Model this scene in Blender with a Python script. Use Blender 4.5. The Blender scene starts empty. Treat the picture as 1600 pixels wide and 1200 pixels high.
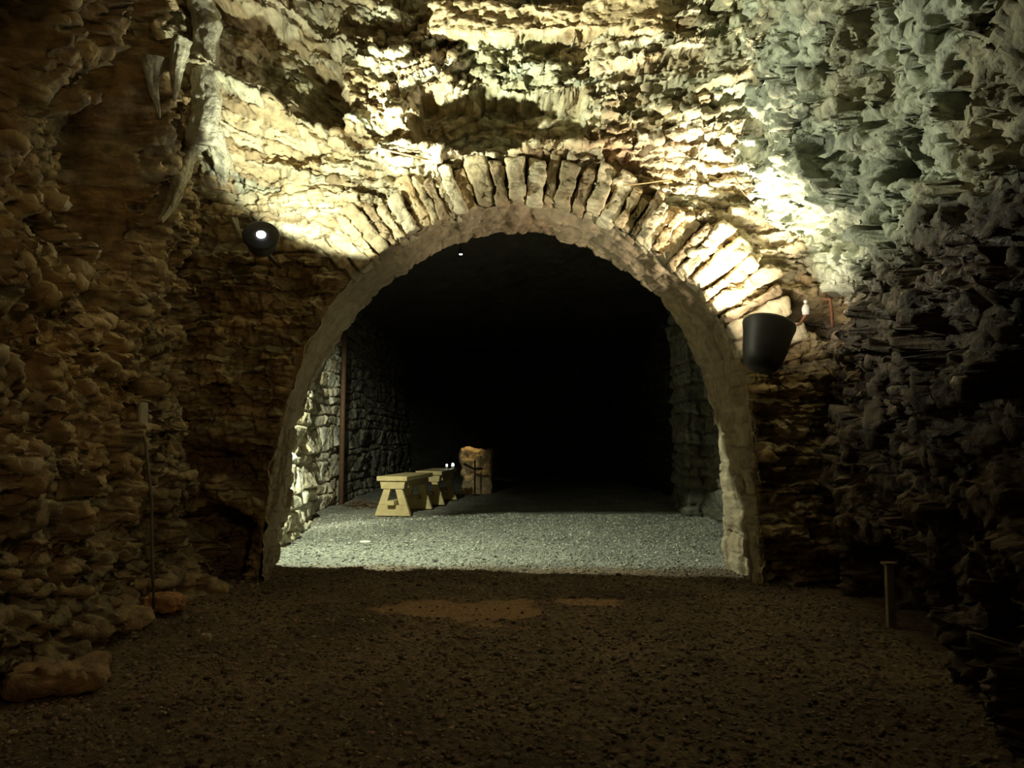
import bpy, math, random
import numpy as np
from mathutils import Vector, Matrix
random.seed(7)
R = np.random.RandomState(11)
SC = bpy.context.scene
COL = SC.collection

# ------------------------------------------------------------------ camera model
CAM = (0.0, 0.0, 0.95)
PITCH = math.atan(90/1200)
def P(px, py, Y):
    cx, cy = (px-800)/1200, (600-py)/1200
    f = math.cos(PITCH)-math.sin(PITCH)*cy
    u = math.sin(PITCH)+math.cos(PITCH)*cy
    return (cx/f*Y, Y, CAM[2]+u/f*Y)

cam = bpy.data.cameras.new('camera'); cam.lens = 27; cam.sensor_width = 36
cam.clip_start = .05; cam.clip_end = 100
co = bpy.data.objects.new('camera', cam); COL.objects.link(co)
co.location = CAM; co.rotation_euler = (math.pi/2+PITCH, 0, 0)
SC.camera = co

# ------------------------------------------------------------------ noise
def _h(ix, iy, iz, s):
    h = (ix.astype(np.uint32)*np.uint32(374761393) + iy.astype(np.uint32)*np.uint32(668265263)
         + iz.astype(np.uint32)*np.uint32(2147483647) + np.uint32((s*974634777+12345) & 0xffffffff))
    h = (h ^ (h >> np.uint32(13)))*np.uint32(1274126177)
    h = (h ^ (h >> np.uint32(16)))*np.uint32(2246822519)
    return h ^ (h >> np.uint32(15))
def rnd(ix, iy, iz, s):
    return _h(ix, iy, iz, s).astype(np.float64)/4294967295.0
def noise(x, y, z=None, s=0):
    """smooth value noise in about [-1, 1]"""
    if z is None:
        x0 = np.floor(x).astype(np.int64); y0 = np.floor(y).astype(np.int64)
        fx = x-x0; fy = y-y0
        fx = fx*fx*fx*(fx*(fx*6-15)+10); fy = fy*fy*fy*(fy*(fy*6-15)+10)
        o = np.zeros_like(x0)
        a = rnd(x0, y0, o, s); b = rnd(x0+1, y0, o, s); c = rnd(x0, y0+1, o, s); d = rnd(x0+1, y0+1, o, s)
        return ((a+(b-a)*fx)+((c+(d-c)*fx)-(a+(b-a)*fx))*fy)*2-1
    z0 = np.floor(z).astype(np.int64); fz = z-z0; fz = fz*fz*(3-2*fz)
    n0 = noise3l(x, y, z0, s); n1 = noise3l(x, y, z0+1, s)
    return n0+(n1-n0)*fz
def noise3l(x, y, zi, s):
    x0 = np.floor(x).astype(np.int64); y0 = np.floor(y).astype(np.int64)
    fx = x-x0; fy = y-y0
    fx = fx*fx*(3-2*fx); fy = fy*fy*(3-2*fy)
    a = rnd(x0, y0, zi, s); b = rnd(x0+1, y0, zi, s); c = rnd(x0, y0+1, zi, s); d = rnd(x0+1, y0+1, zi, s)
    return ((a+(b-a)*fx)+((c+(d-c)*fx)-(a+(b-a)*fx))*fy)*2-1
def fbm(x, y, o=4, s=0, g=.5, z=None):
    t = 0; a = 1; n = 0
    for k in range(o):
        c, d = math.cos(.6*k), math.sin(.6*k)
        xx, yy = (x*c-y*d)*2**k, (x*d+y*c)*2**k
        t = t+a*noise(xx+17.3*k, yy-9.1*k, None if z is None else z*2**k, s+k); n += a; a *= g
    return t/n*1.6
def fbma(x, y, o=3, s=0, g=.5):
    """un-rotated octaves: keeps the direction of stretched noise"""
    t = 0; a = 1; n = 0
    for k in range(o):
        t = t+a*noise(x*2**k+17.3*k, y*2**k-9.1*k, None, s+k); n += a; a *= g
    return t/n*1.5
def ridge(x, y, o=4, s=0):
    t = 0; a = 1; n = 0
    for k in range(o):
        c, d = math.cos(.5*k), math.sin(.5*k)
        t = t+a*(1-2*np.abs(noise((x*c-y*d)*2**k+5*k, (x*d+y*c)*2**k, None, s+k))); n += a; a *= .5
    return t/n
def worley(x, y, s=0):
    x0 = np.floor(x).astype(np.int64); y0 = np.floor(y).astype(np.int64)
    f1 = np.full(x.shape, 9.); f2 = np.full(x.shape, 9.); cid = np.zeros(x.shape)
    for i in (-1, 0, 1):
        for j in (-1, 0, 1):
            a = x0+i; b = y0+j; o = np.zeros_like(a)
            px = a+.1+.8*rnd(a, b, o, s); py = b+.1+.8*rnd(a, b, o, s+1)
            d = np.hypot(px-x, py-y); r = rnd(a, b, o, s+2)
            f2 = np.where(d < f1, f1, np.minimum(f2, d))
            cid = np.where(d < f1, r, cid); f1 = np.minimum(f1, d)
    return f1, f2, cid
def terr(t, k=.25):
    """turns smooth noise into flat treads with sharp broken risers"""
    f = np.floor(t); r = t-f
    return f+np.clip((r-(1-k))/k, 0, 1)*.8+.2*r
def flakes(u, v, s=0, a=.02, su=3., sv=9., n=4.):
    return a*(terr(n*fbm(u*su, v*sv, 3, s))/n*1.2+.5*terr(n*fbm(u*su*2.7, v*sv*2.3, 2, s+9))/n)
def facets(x, y, s=0, a=1., t=1.):
    """broken rock: every cell is a plane of its own height and slope"""
    x = x+.22*fbm(x*1.3, y*1.3, 2, s+3); y = y+.22*fbm(x*1.3+9, y*1.3, 2, s+4)
    x0 = np.floor(x).astype(np.int64); y0 = np.floor(y).astype(np.int64)
    f1 = np.full(x.shape, 9.); out = np.zeros(x.shape)
    for i in (-1, 0, 1):
        for j in (-1, 0, 1):
            p = x0+i; q = y0+j; o = np.zeros_like(p)
            dx = x-(p+rnd(p, q, o, s)); dy = y-(q+rnd(p, q, o, s+1)); d = np.abs(dx)+np.abs(dy)*.9
            r = a*(rnd(p, q, o, s+2)-.5)+t*((rnd(p, q, o, s+5)-.5)*dx+(rnd(p, q, o, s+6)-.5)*dy)
            out = np.where(d < f1, r, out); f1 = np.minimum(f1, d)
    return out
def sst(a, b, x):
    t = np.clip((x-a)/(b-a), 0, 1); return t*t*(3-2*t)

# ------------------------------------------------------------------ masonry relief
class Masonry:
    """random coursed rubble: relief height, a random number per stone, and distance to the joint"""
    def __init__(s, seed, u0, u1, v0, v1, ch, ln, off=.03, tilt=.25, gap=.03, edge=.014):
        r = np.random.RandomState(seed); s.off, s.tilt, s.gap, s.edge = off, tilt, gap, edge
        vb = [v0-1]
        while vb[-1] < v1+1: vb.append(vb[-1]+r.uniform(*ch)*(1.8 if r.rand() < .12 else 1))
        s.vb = np.array(vb); s.u0 = u0-1; s.BIG = (u1-u0)+6
        keys = []
        for i in range(len(vb)+1):
            u = -.5*r.rand(); hh = (s.vb[min(i, len(vb)-1)]-s.vb[max(0, min(i, len(vb)-1)-1)])
            while u < (u1-u0)+2.5: keys.append(i*s.BIG+u); u += r.uniform(*ln)*(1+4*max(0, hh-.05))
        s.k = np.array(keys); n = len(keys)+2
        s.o = r.uniform(-1, 1, n); s.tx = r.uniform(-1, 1, n); s.tz = r.uniform(-1, 1, n); s.c = r.rand(n)
        s.wseed = seed*7
    def __call__(s, u, v, warp=1.0):
        w = s.wseed
        vv = v+warp*(.04*fbm(u*.9, v*1.1, 2, w)+.007*noise(u*6, v*9, None, w+3)+.004*noise(u*30, v*30, None, w+5))
        uu = u+warp*(.012*noise(u*4, v*8, None, w+6)+.009*noise(u*25, v*25, None, w+7))
        i = np.clip(np.searchsorted(s.vb, vv), 1, len(s.vb)-1)
        lo, hi = s.vb[i-1], s.vb[i]
        key = i*s.BIG+(uu-s.u0)
        j = np.clip(np.searchsorted(s.k, key), 1, len(s.k)-1)
        a, b = s.k[j-1], s.k[j]
        dv = np.minimum(vv-lo, hi-vv); du = np.minimum(key-a, b-key)
        d = np.minimum(dv, du*.8)
        pr = sst(-.002, s.edge, d)
        h = s.gap*(pr-1)+s.off*s.o[j]+s.tilt*(s.tx[j]*.35*(key-(a+b)/2)+s.tz[j]*(vv-(lo+hi)/2))*pr
        return h, s.c[j], d

# ------------------------------------------------------------------ mesh makers
def new_mesh(name, V, F, smooth=True, col=None, mat=None, parent=None):
    me = bpy.data.meshes.new(name)
    V = np.asarray(V, dtype=np.float32)
    if isinstance(F, np.ndarray):
        k = F.shape[1]; nf = len(F)
        me.vertices.add(len(V)); me.vertices.foreach_set('co', V.ravel())
        me.loops.add(nf*k); me.loops.foreach_set('vertex_index', F.astype(np.int32).ravel())
        me.polygons.add(nf); me.polygons.foreach_set('loop_start', np.arange(0, nf*k, k, dtype=np.int32))
        me.update(calc_edges=True)
    else:
        me.from_pydata([tuple(map(float, v)) for v in V], [], F); me.update()
    if smooth: me.polygons.foreach_set('use_smooth', np.ones(len(me.polygons), dtype=bool))
    if col is not None:
        ca = me.color_attributes.new('stone', 'FLOAT_COLOR', 'POINT')
        c4 = np.ones((len(V), 4), dtype=np.float32); c4[:, :3] = np.clip(col, 0, 1)
        ca.data.foreach_set('color', c4.ravel())
    if mat: me.materials.append(mat)
    o = bpy.data.objects.new(name, me); COL.objects.link(o)
    if parent: o.parent = parent
    return o
def grid_faces(nu, nv, keep=None, flip=False):
    i, j = np.meshgrid(np.arange(nu-1), np.arange(nv-1), indexing='xy')
    a = (j*nu+i).ravel()
    F = np.stack([a, a+1, a+1+nu, a+nu], 1)
    if flip: F = F[:, ::-1]
    if keep is not None: F = F[keep.ravel()]
    return F
def compact(V, F, C=None):
    used = np.zeros(len(V), bool); used[F.ravel()] = True
    m = np.cumsum(used)-1
    return V[used], m[F], (None if C is None else C[used])
def spaced(*segs):
    out = []
    for a, b, d in segs: out.append(np.arange(a, b, d))
    return np.concatenate(out+[[segs[-1][1]]])
def tag(o, label=None, cat=None, group=None, kind=None):
    if label: o['label'] = label
    if cat: o['category'] = cat
    if group: o['group'] = group
    if kind: o['kind'] = kind
    return o
def empty(name, loc, rz=0):
    o = bpy.data.objects.new(name, None); COL.objects.link(o); o.location = loc; o.rotation_euler = (0, 0, rz)
    o.empty_display_size = .1; return o

# ------------------------------------------------------------------ materials
def mat(name, base=(.5, .5, .5), rough=.8, use_attr=False, bump=.3, bscale=60, wet=0.0, metal=0, vary=.35,
        emis=None, estr=0, spec=.4, lam=False):
    m = bpy.data.materials.new(name); m.use_nodes = True
    nt = m.node_tree; N = nt.nodes; L = nt.links
    b = N['Principled BSDF']
    b.inputs['Roughness'].default_value = rough; b.inputs['Metallic'].default_value = metal
    b.inputs['Specular IOR Level'].default_value = spec
    tc = N.new('ShaderNodeTexCoord')
    n1 = N.new('ShaderNodeTexNoise'); n1.inputs['Scale'].default_value = bscale*.35; n1.inputs['Detail'].default_value = 6
    L.new(tc.outputs['Object'], n1.inputs['Vector'])
    ramp = N.new('ShaderNodeMapRange'); ramp.inputs[1].default_value = .3; ramp.inputs[2].default_value = .7
    ramp.inputs[3].default_value = 1-vary; ramp.inputs[4].default_value = 1+vary
    L.new(n1.outputs['Fac'], ramp.inputs[0])
    mx = N.new('ShaderNodeMix'); mx.data_type = 'RGBA'; mx.blend_type = 'MULTIPLY'; mx.inputs[0].default_value = 1
    if use_attr:
        at = N.new('ShaderNodeAttribute'); at.attribute_name = 'stone'; L.new(at.outputs['Color'], mx.inputs[6])
    else: mx.inputs[6].default_value = (*base, 1)
    L.new(ramp.outputs[0], mx.inputs[7]); L.new(mx.outputs[2], b.inputs['Base Color'])
    if bump:
        n2 = N.new('ShaderNodeTexNoise'); n2.inputs['Scale'].default_value = bscale; n2.inputs['Detail'].default_value = 8
        n2.inputs['Roughness'].default_value = .62
        if lam:
            mp = N.new('ShaderNodeMapping'); mp.inputs['Scale'].default_value = (.45, .45, 1.9)
            L.new(tc.outputs['Object'], mp.inputs['Vector']); L.new(mp.outputs[0], n2.inputs['Vector'])
        else: L.new(tc.outputs['Object'], n2.inputs['Vector'])
        bp = N.new('ShaderNodeBump'); bp.inputs['Strength'].default_value = bump; bp.inputs['Distance'].default_value = .03
        L.new(n2.outputs['Fac'], bp.inputs['Height']); L.new(bp.outputs[0], b.inputs['Normal'])
    if wet:
        n3 = N.new('ShaderNodeTexNoise'); n3.inputs['Scale'].default_value = 2.3; n3.inputs['Detail'].default_value = 5
        L.new(tc.outputs['Object'], n3.inputs['Vector'])
        r3 = N.new('ShaderNodeMapRange'); r3.inputs[1].default_value = .45; r3.inputs[2].default_value = .62
        r3.inputs[3].default_value = rough; r3.inputs[4].default_value = wet
        L.new(n3.outputs['Fac'], r3.inputs[0]); L.new(r3.outputs[0], b.inputs['Roughness'])
    if emis:
        b.inputs['Emission Color'].default_value = (*emis, 1); b.inputs['Emission Strength'].default_value = estr
    return m
M_mas = mat('rubble_stone', use_attr=True, rough=.8, bump=.55, bscale=42, vary=.3, lam=True)
M_rock = mat('cave_rock', use_attr=True, rough=.72, bump=.7, bscale=34, vary=.4, wet=.3, spec=.5)
M_vou = mat('arch_stone', use_attr=True, rough=.8, bump=.5, bscale=50, vary=.3)
M_sof = mat('rendered_soffit', use_attr=True, rough=.85, bump=.5, bscale=40, vary=.2)
M_grav = mat('gravel_ground', use_attr=True, rough=.9, bump=.8, bscale=120, vary=.45)
M_wood = mat('pale_timber', (.62, .5, .25), .6, bump=.15, bscale=30, vary=.15)
M_wood2 = mat('grey_timber', (.36, .3, .2), .7, bump=.1, vary=.2)
M_black = mat('black_housing', (.03, .024, .018), .5, bump=0, vary=.1)
M_pipe = mat('grey_conduit', (.16, .13, .1), .5, bump=.1, vary=.2)
M_rust = mat('rusty_iron', (.17, .07, .035), .8, bump=.4, bscale=80, vary=.3)
M_brownpipe = mat('brown_pipe', (.16, .09, .05), .6, bump=.1, vary=.2)
M_box = mat('grey_plastic', (.55, .54, .5), .45, bump=0, vary=.1)
M_root = mat('dry_root', (.45, .3, .15), .8, bump=.2, vary=.2)
M_white = mat('white_ceramic', (.42, .41, .38), .3, bump=0, vary=.05)
M_glass = mat('lamp_glass', (.9, .95, 1), .1, bump=0, vary=0, emis=(.85, .97, 1), estr=90)
M_glassw = mat('lamp_glass_warm', (1, .95, .85), .1, bump=0, vary=0, emis=(1, .9, .7), estr=60)
M_led = mat('small_led', (.9, .95, 1), .1, bump=0, vary=0, emis=(.85, .95, 1), estr=14)
M_leaf = mat('dead_leaves', use_attr=True, rough=.8, bump=.1, vary=.3)

# ------------------------------------------------------------------ arch outline
FY, BY = 5.2, 5.95     # front face and back face of the arched wall
out_px = [(402, 912), (408, 860), (415, 800), (428, 720), (446, 640), (464, 585), (488, 528), (517, 472), (555, 430), (600, 393),
          (642, 366), (692, 342), (750, 322), (800, 313), (840, 311), (900, 322), (960, 348), (1012, 380), (1052, 410), (1098, 455),
          (1130, 500), (1153, 545), (1168, 600), (1177, 680), (1181, 780), (1187, 860), (1192, 912)]
in_px = [(434, 884), (450, 822), (459, 762), (465, 700), (476, 640), (492, 590), (516, 548), (548, 503), (598, 456),
         (650, 418), (706, 386), (760, 376), (830, 373), (890, 388), (950, 412), (1000, 444), (1042, 482), (1072, 530),
         (1094, 580), (1108, 630), (1118, 700), (1124, 780), (1134, 884)]
def to_xz(pts, Y): 
    a = np.array([P(x, y, Y) for x, y in pts]); a = a[:, [0, 2]]
    a[0, 1] = -.1; a[-1, 1] = -.1
    return a
def resample(p, n):
    for _ in range(2):     # corner cutting for a smooth curve
        q = [p[0]]
        for a, b in zip(p[:-1], p[1:]): q += [a*.75+b*.25, a*.25+b*.75]
        q.append(p[-1]); p = np.array(q)
    d = np.r_[0, np.cumsum(np.hypot(*np.diff(p, axis=0).T))]
    t = np.linspace(0, d[-1], n)
    return np.stack([np.interp(t, d, p[:, 0]), np.interp(t, d, p[:, 1])], 1), d[-1]
OUT, OUTL = resample(to_xz(out_px, FY), 240)
INN, INNL = resample(to_xz(in_px, BY), 240)
def inside(px, pz, poly):
    r = np.zeros(px.shape, bool); n = len(poly)
    for i in range(n):
        x1, z1 = poly[i]; x2, z2 = poly[(i+1) % n]
        if z1 == z2: continue
        c = ((z1 > pz) != (z2 > pz)) & (px < (x2-x1)*(pz-z1)/(z2-z1)+x1); r ^= c
    return r
def dist_to(px, pz, line):
    d = np.full(px.shape, 9.)
    for (x1, z1), (x2, z2) in zip(line[:-1:2], line[2::2]):
        dx, dz = x2-x1, z2-z1; t = np.clip(((px-x1)*dx+(pz-z1)*dz)/(dx*dx+dz*dz+1e-9), 0, 1)
        d = np.minimum(d, np.hypot(px-x1-t*dx, pz-z1-t*dz))
    return d
def blob(u, v, cu, cv, ru, rv, p=2):
    return np.exp(-(np.abs((u-cu)/ru)**p+np.abs((v-cv)/rv)**p))
def box01(u, v, u0, u1, v0, v1, e=.04):
    return sst(u0-e, u0+e, u)*(1-sst(u1-e, u1+e, u))*sst(v0-e, v0+e, v)*(1-sst(v1-e, v1+e, v))

def stone_colours(c, d, u, v, seed, pal):
    """colour of each stone picked from a palette; joints are earthy mortar"""
    pal = np.array(pal); k = len(pal)-1; t = c*k; i = np.clip(t.astype(int), 0, k-1); f = (t-i)[..., None]
    col = pal[i]*(1-f)+pal[i+1]*f
    m = (1-sst(.0, .008, d))[..., None]
    return col*(1-m*.5)+np.array((.13, .09, .05))*m*.5

def roughen(X, Y, Z, face, a=.03, k=1., s=900, mask=1.):
    """push a relief sheet along its own normal by solid noise, so steep flanks are broken too"""
    G = np.stack([X, Y, Z], -1); du = np.gradient(G, axis=1); dv = np.gradient(G, axis=0)
    for _ in range(2):
        for D in (du, dv):
            D[1:-1] = (D[:-2]+2*D[1:-1]+D[2:])/4; D[:, 1:-1] = (D[:, :-2]+2*D[:, 1:-1]+D[:, 2:])/4
    N = np.cross(du, dv); N /= np.maximum(np.linalg.norm(N, axis=-1, keepdims=True), 1e-12)
    if (N*np.array(face)).sum(-1).mean() < 0: N = -N
    n1 = fbm(X*5*k, Y*5*k, 3, s, z=Z*7*k); n2 = fbm(X*15*k, Y*15*k, 2, s+20, z=Z*22*k); n3 = noise(X*55*k, Y*55*k, Z*60*k, s+30)
    d = a*(.8*terr(3*n1, .3)/3+.35*n1+.40*terr(2*n2, .35)/2+.15*n2+.12*n3)*mask
    return G+N*d[..., None]
# ------------------------------------------------------------------ wall with the arch
def arch_wall():
    xs = spaced((-2.7, 2.6, .0075)); zs = spaced((-.12, 4.35, .0075), (4.35, 5.3, .04))
    X, Z = np.meshgrid(xs, zs)
    mas = Masonry(3, -2.8, 2.8, -.2, 5.4, (.032, .085), (.09, .34), off=.03, tilt=.5, gap=.035, edge=.012)
    # courses dip towards the middle on the left of the shaft
    tilt = .28*(X+1.9)*sst(2.5, 3.2, Z)*(1-sst(-.9, -.2, X))*sst(-2.4, -1.9, X)
    tilt = tilt-.12*(X-.4)*sst(2.8, 3.3, Z)*sst(.4, .9, X)
    h, c, d = mas(X, Z+tilt, 1.15)
    h = h+.05*fbm(X*1.6, Z*2.6, 4, 5)+.008*fbma(X*8, (Z+tilt)*45, 3, 21)+.008*fbm(X*22, Z*30, 3, 31)
    h = h+flakes(X, Z+tilt, 141, .04, 2.6, 8.)
    e1, e2, ec = worley(X*9+.5*fbm(X*8, Z*8, 2, 75), (Z+tilt)*26, 151); h = h+.024*(ec-.5)*sst(0, .12, e2-e1)
    h = h+facets(X*5.5, (Z+tilt)*13, 161, .035, .05)+facets(X*17, (Z+tilt)*36, 171, .010, .02)
    # broad blocks and broken areas
    w1, w2, wc = worley(X*2.4+.3*fbm(X*3, Z*3, 2, 71), Z*4.4+.4*fbm(X*3, Z*3, 2, 73), 51)
    h = h+(wc-.5)*.05*sst(2.4, 3.0, Z)+(wc-.5)*.05
    # shadowed recess over the crown and a smooth hollow on the upper left
    rx = X+.05*noise(X*5, Z*5, None, 61); rz = Z+.05*noise(X*6, Z*7, None, 63)
    rec = box01(rx+.05*noise(X*14, Z*14, None, 62), rz+.03*noise(X*16, Z*12, None, 64), -.66, .50, 2.97, 3.36, .03)
    h = h*(1-.5*rec)-.32*rec
    h = h+.12*box01(rx, rz, -.8, .62, 2.91, 2.96, .02)
    h = h-.10*box01(rx, rz-.12*(X+.7), -1.5, -.66, 2.98, 3.10, .03)
    hol = blob(X, Z, P(400, 90, 5)[0], P(400, 95, 5)[2], .3, .30, 4)
    hb = box01(rx-.08*noise(X*9, Z*9, None, 66), rz+.35*(X+1.5)+.05*noise(X*11, Z*9, None, 67), -2.05, -1.12, 3.16, 3.66, .04)
    h = h*(1-.5*hb)-.30*hb+.08*box01(rx, rz+.35*(X+1.5), -2.0, -1.1, 3.08, 3.15, .02)
    hol2 = blob(rx-.0, rz+.35*(rx+1.25), P(505, 130, 5.1)[0], P(505, 130, 5.1)[2]+.0, .12, .42, 4)
    h = h-.24*hol2
    # rim band high up: a wide smooth ledge running round the shaft
    zb = 3.78-.02*X*X
    band = sst(zb-.05, zb-.03, Z+.01*noise(X*9, Z*2, None, 3))*(1-sst(zb+.16, zb+.2, Z))*sst(-.7, -.5, X)*(1-sst(.95, 1.1, X))
    h = h*(1-.8*band)+.10*band
    # lower left: ledge over hollows, niche
    def px(a, b): q = P(a, b, FY); return q[0], q[2]
    x0, z1 = px(262, 795); x1, z0 = px(382, 915)
    niche = box01(rx, rz-.04*np.cos((rx-(x0+x1)/2)*9), x0, x1, z0-.3, z1-.02, .035)
    h = h-.4*niche*1.0
    cx, cz = px(345, 730); cav = blob(rx, rz, cx, cz, .26, .1, 4); h = h-.2*cav
    cx, cz = px(345, 675); led = blob(rx, rz, cx, cz, .26, .08, 3); h = h*(1-.8*led)+.07*led
    cx, cz = px(335, 790); led2 = blob(rx, rz, cx, cz+.02, .2, .045, 3); h = h*(1-.7*led2)+.06*led2
    cx, cz = px(470, 445); hole = blob(rx, rz, cx, cz, .1, .08, 3); h = h-.16*hole
    cx, cz = px(850, 320)
    # right: hole under the rock ledge with a dark interior
    cx, cz = px(1285, 492); hole = blob(rx, rz+.35*(rx-cx), cx-.02, cz, .17, .11, 5); h = h-.6*hole
    cx, cz = px(1200, 580)
    edge = dist_to(X, Z, OUT)
    h = h*sst(.0, .09, edge)
    col = stone_colours(c, d, X, Z, 0, [(.62, .52, .34), (.48, .39, .24), (.70, .62, .44), (.52, .47, .33), (.36, .27, .16), (.63, .50, .30), (.50, .50, .38)])
    n = fbm(X*1.3, Z*1.3, 3, 81)[..., None]
    col = col*(1+.18*n)
    red = (blob(X, Z, px(330, 720)[0], px(330, 720)[1], .3, .15)+blob(X, Z, .85, 2.95, .5, .12)*.8)[..., None]
    col = col*(1-red*.4)+np.array((.5, .26, .15))*red*.4
    alg = (sst(.0, .5, fbm(X*1.2, Z*1.6, 3, 91)+.25*sst(.2, 1.4, X)-.1)*sst(2.9, 3.5, Z))[..., None]
    col = col*(1-.55*alg)+np.array((.33, .36, .25))*.55*alg
    ochre = band[..., None]
    col = col*(1-.7*ochre)+np.array((.68, .52, .30))*.7*ochre
    # below the springing the stone is browner and darker
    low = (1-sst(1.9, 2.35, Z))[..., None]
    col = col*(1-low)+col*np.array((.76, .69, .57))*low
    # plan: straight below, hollowed like a shaft above
    k = sst(2.6, 3.4, Z)
    Y = FY-.15*k*X*X-.05*k - h
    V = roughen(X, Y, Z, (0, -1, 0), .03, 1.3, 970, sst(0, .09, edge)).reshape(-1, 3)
    nu, nv = len(xs), len(zs)
    xc = (X[:-1, :-1]+X[1:, 1:])/2; zc = (Z[:-1, :-1]+Z[1:, 1:])/2
    keep = ~inside(xc, zc, OUT)
    F = grid_faces(nu, nv, keep)
    V, F, C = compact(V, F, col.reshape(-1, 3))
    o = new_mesh('wall_back', V, F, True, C, M_mas); tag(o, kind='structure')
    # rear face of the same wall, towards the chamber
    xs = spaced((-3.4, 3.4, .02)); zs = spaced((-.12, 4.2, .02)); X, Z = np.meshgrid(xs, zs)
    h = .02*fbm(X*4, Z*6, 4, 9)*sst(0, .1, dist_to(X, Z, INN))
    V = np.stack([X, BY+h, Z], -1).reshape(-1, 3)
    big = INN*np.array((1.05, 1.03))+np.array((0, .0))
    keep = ~inside((X[:-1, :-1]+X[1:, 1:])/2, (Z[:-1, :-1]+Z[1:, 1:])/2, big)
    F = grid_faces(len(xs), len(zs), keep, flip=True)
    col = np.ones(X.shape+(3,))*np.array((.4, .32, .2)); V, F, C = compact(V, F, col.reshape(-1, 3))
    tag(new_mesh('wall_back_rear', V, F, True, C, M_mas), kind='structure')
arch_wall()

# ------------------------------------------------------------------ arch: soffit and voussoirs
arch = empty('stone_arch', (0, FY, 0))
tag(arch, 'wide rubble stone arch of thin radiating stones between the cave and the dark chamber', 'arch')
def at_world(o, parent):        # keep world coordinates while parenting
    o.parent = parent; o.matrix_parent_inverse = Matrix.Translation(parent.location).inverted(); return o
def soffit():
    nt, ns = 900, 90
    t = np.linspace(0, 239, nt); i = np.clip(t.astype(int), 0, 238); f = (t-i)[:, None]
    A = OUT[i]*(1-f)+OUT[i+1]*f; B = INN[i]*(1-f)+INN[i+1]*f
    s = np.linspace(0, 1, ns)[:, None, None]
    Q = A[None]*(1-s)+B[None]*s
    T, S = np.meshgrid(np.linspace(0, OUTL, nt), np.linspace(0, .75, ns))
    tg = np.gradient(A, axis=0); tg /= np.linalg.norm(tg, axis=1)[:, None]
    nin = np.stack([tg[:, 1], -tg[:, 0]], 1)      # towards the opening
    h = .03*fbm(T*1.5, S*3, 4, 3)+.02*fbma(T*10, S*3.5, 3, 7)
    # rag of stone ends at the chamber edge, smoother render in the middle
    mas = Masonry(23, -1, OUTL+1, -.5, 1.4, (.09, .2), (.05, .14), off=.014, tilt=.3, gap=.018, edge=.012)
    m, c, d = mas(T, S, .8)
    low = 1-sst(1.0, 1.5, T)+sst(OUTL-1.5, OUTL-1.0, T)
    h = h+m*(.25+.5*np.clip(low, 0, 1)+.35*sst(.5, .72, S)*(1-sst(OUTL-2.4, OUTL-2., T)*.9))
    h = h-.008
    sx = Q[..., 0]+nin[None, :, 0]*h; sz = Q[..., 1]+nin[None, :, 1]*h
    Y = FY-.012+S/.75*(BY-FY+.02)+.035*noise(T*9, S*3, None, 15)*sst(.6, .75, S)+.03*noise(T*8, S*0, None, 19)*(1-sst(0, .15, S))
    lip = sst(.72, .75, S)*.16; sx = sx-nin[None, :, 0]*lip; sz = sz-nin[None, :, 1]*lip
    V = np.stack([sx, Y, sz], -1).reshape(-1, 3)
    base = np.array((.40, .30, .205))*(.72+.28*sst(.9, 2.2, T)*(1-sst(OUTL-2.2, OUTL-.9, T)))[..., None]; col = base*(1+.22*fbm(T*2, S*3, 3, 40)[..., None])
    st = stone_colours(c, d, T, S, 0, [(.42, .34, .22), (.34, .27, .17), (.5, .42, .28)])
    w = np.clip(.3+low*.3, 0, 1)[..., None]; col = col*(1-w)+st*w
    ru = blob(T, S, OUTL*.52, .5, .22, .25)[..., None]; col = col*(1-.5*ru)+np.array((.42, .24, .14))*.5*ru
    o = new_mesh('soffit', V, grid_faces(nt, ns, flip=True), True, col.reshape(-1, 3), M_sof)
    at_world(o, arch)
soffit()

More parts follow.
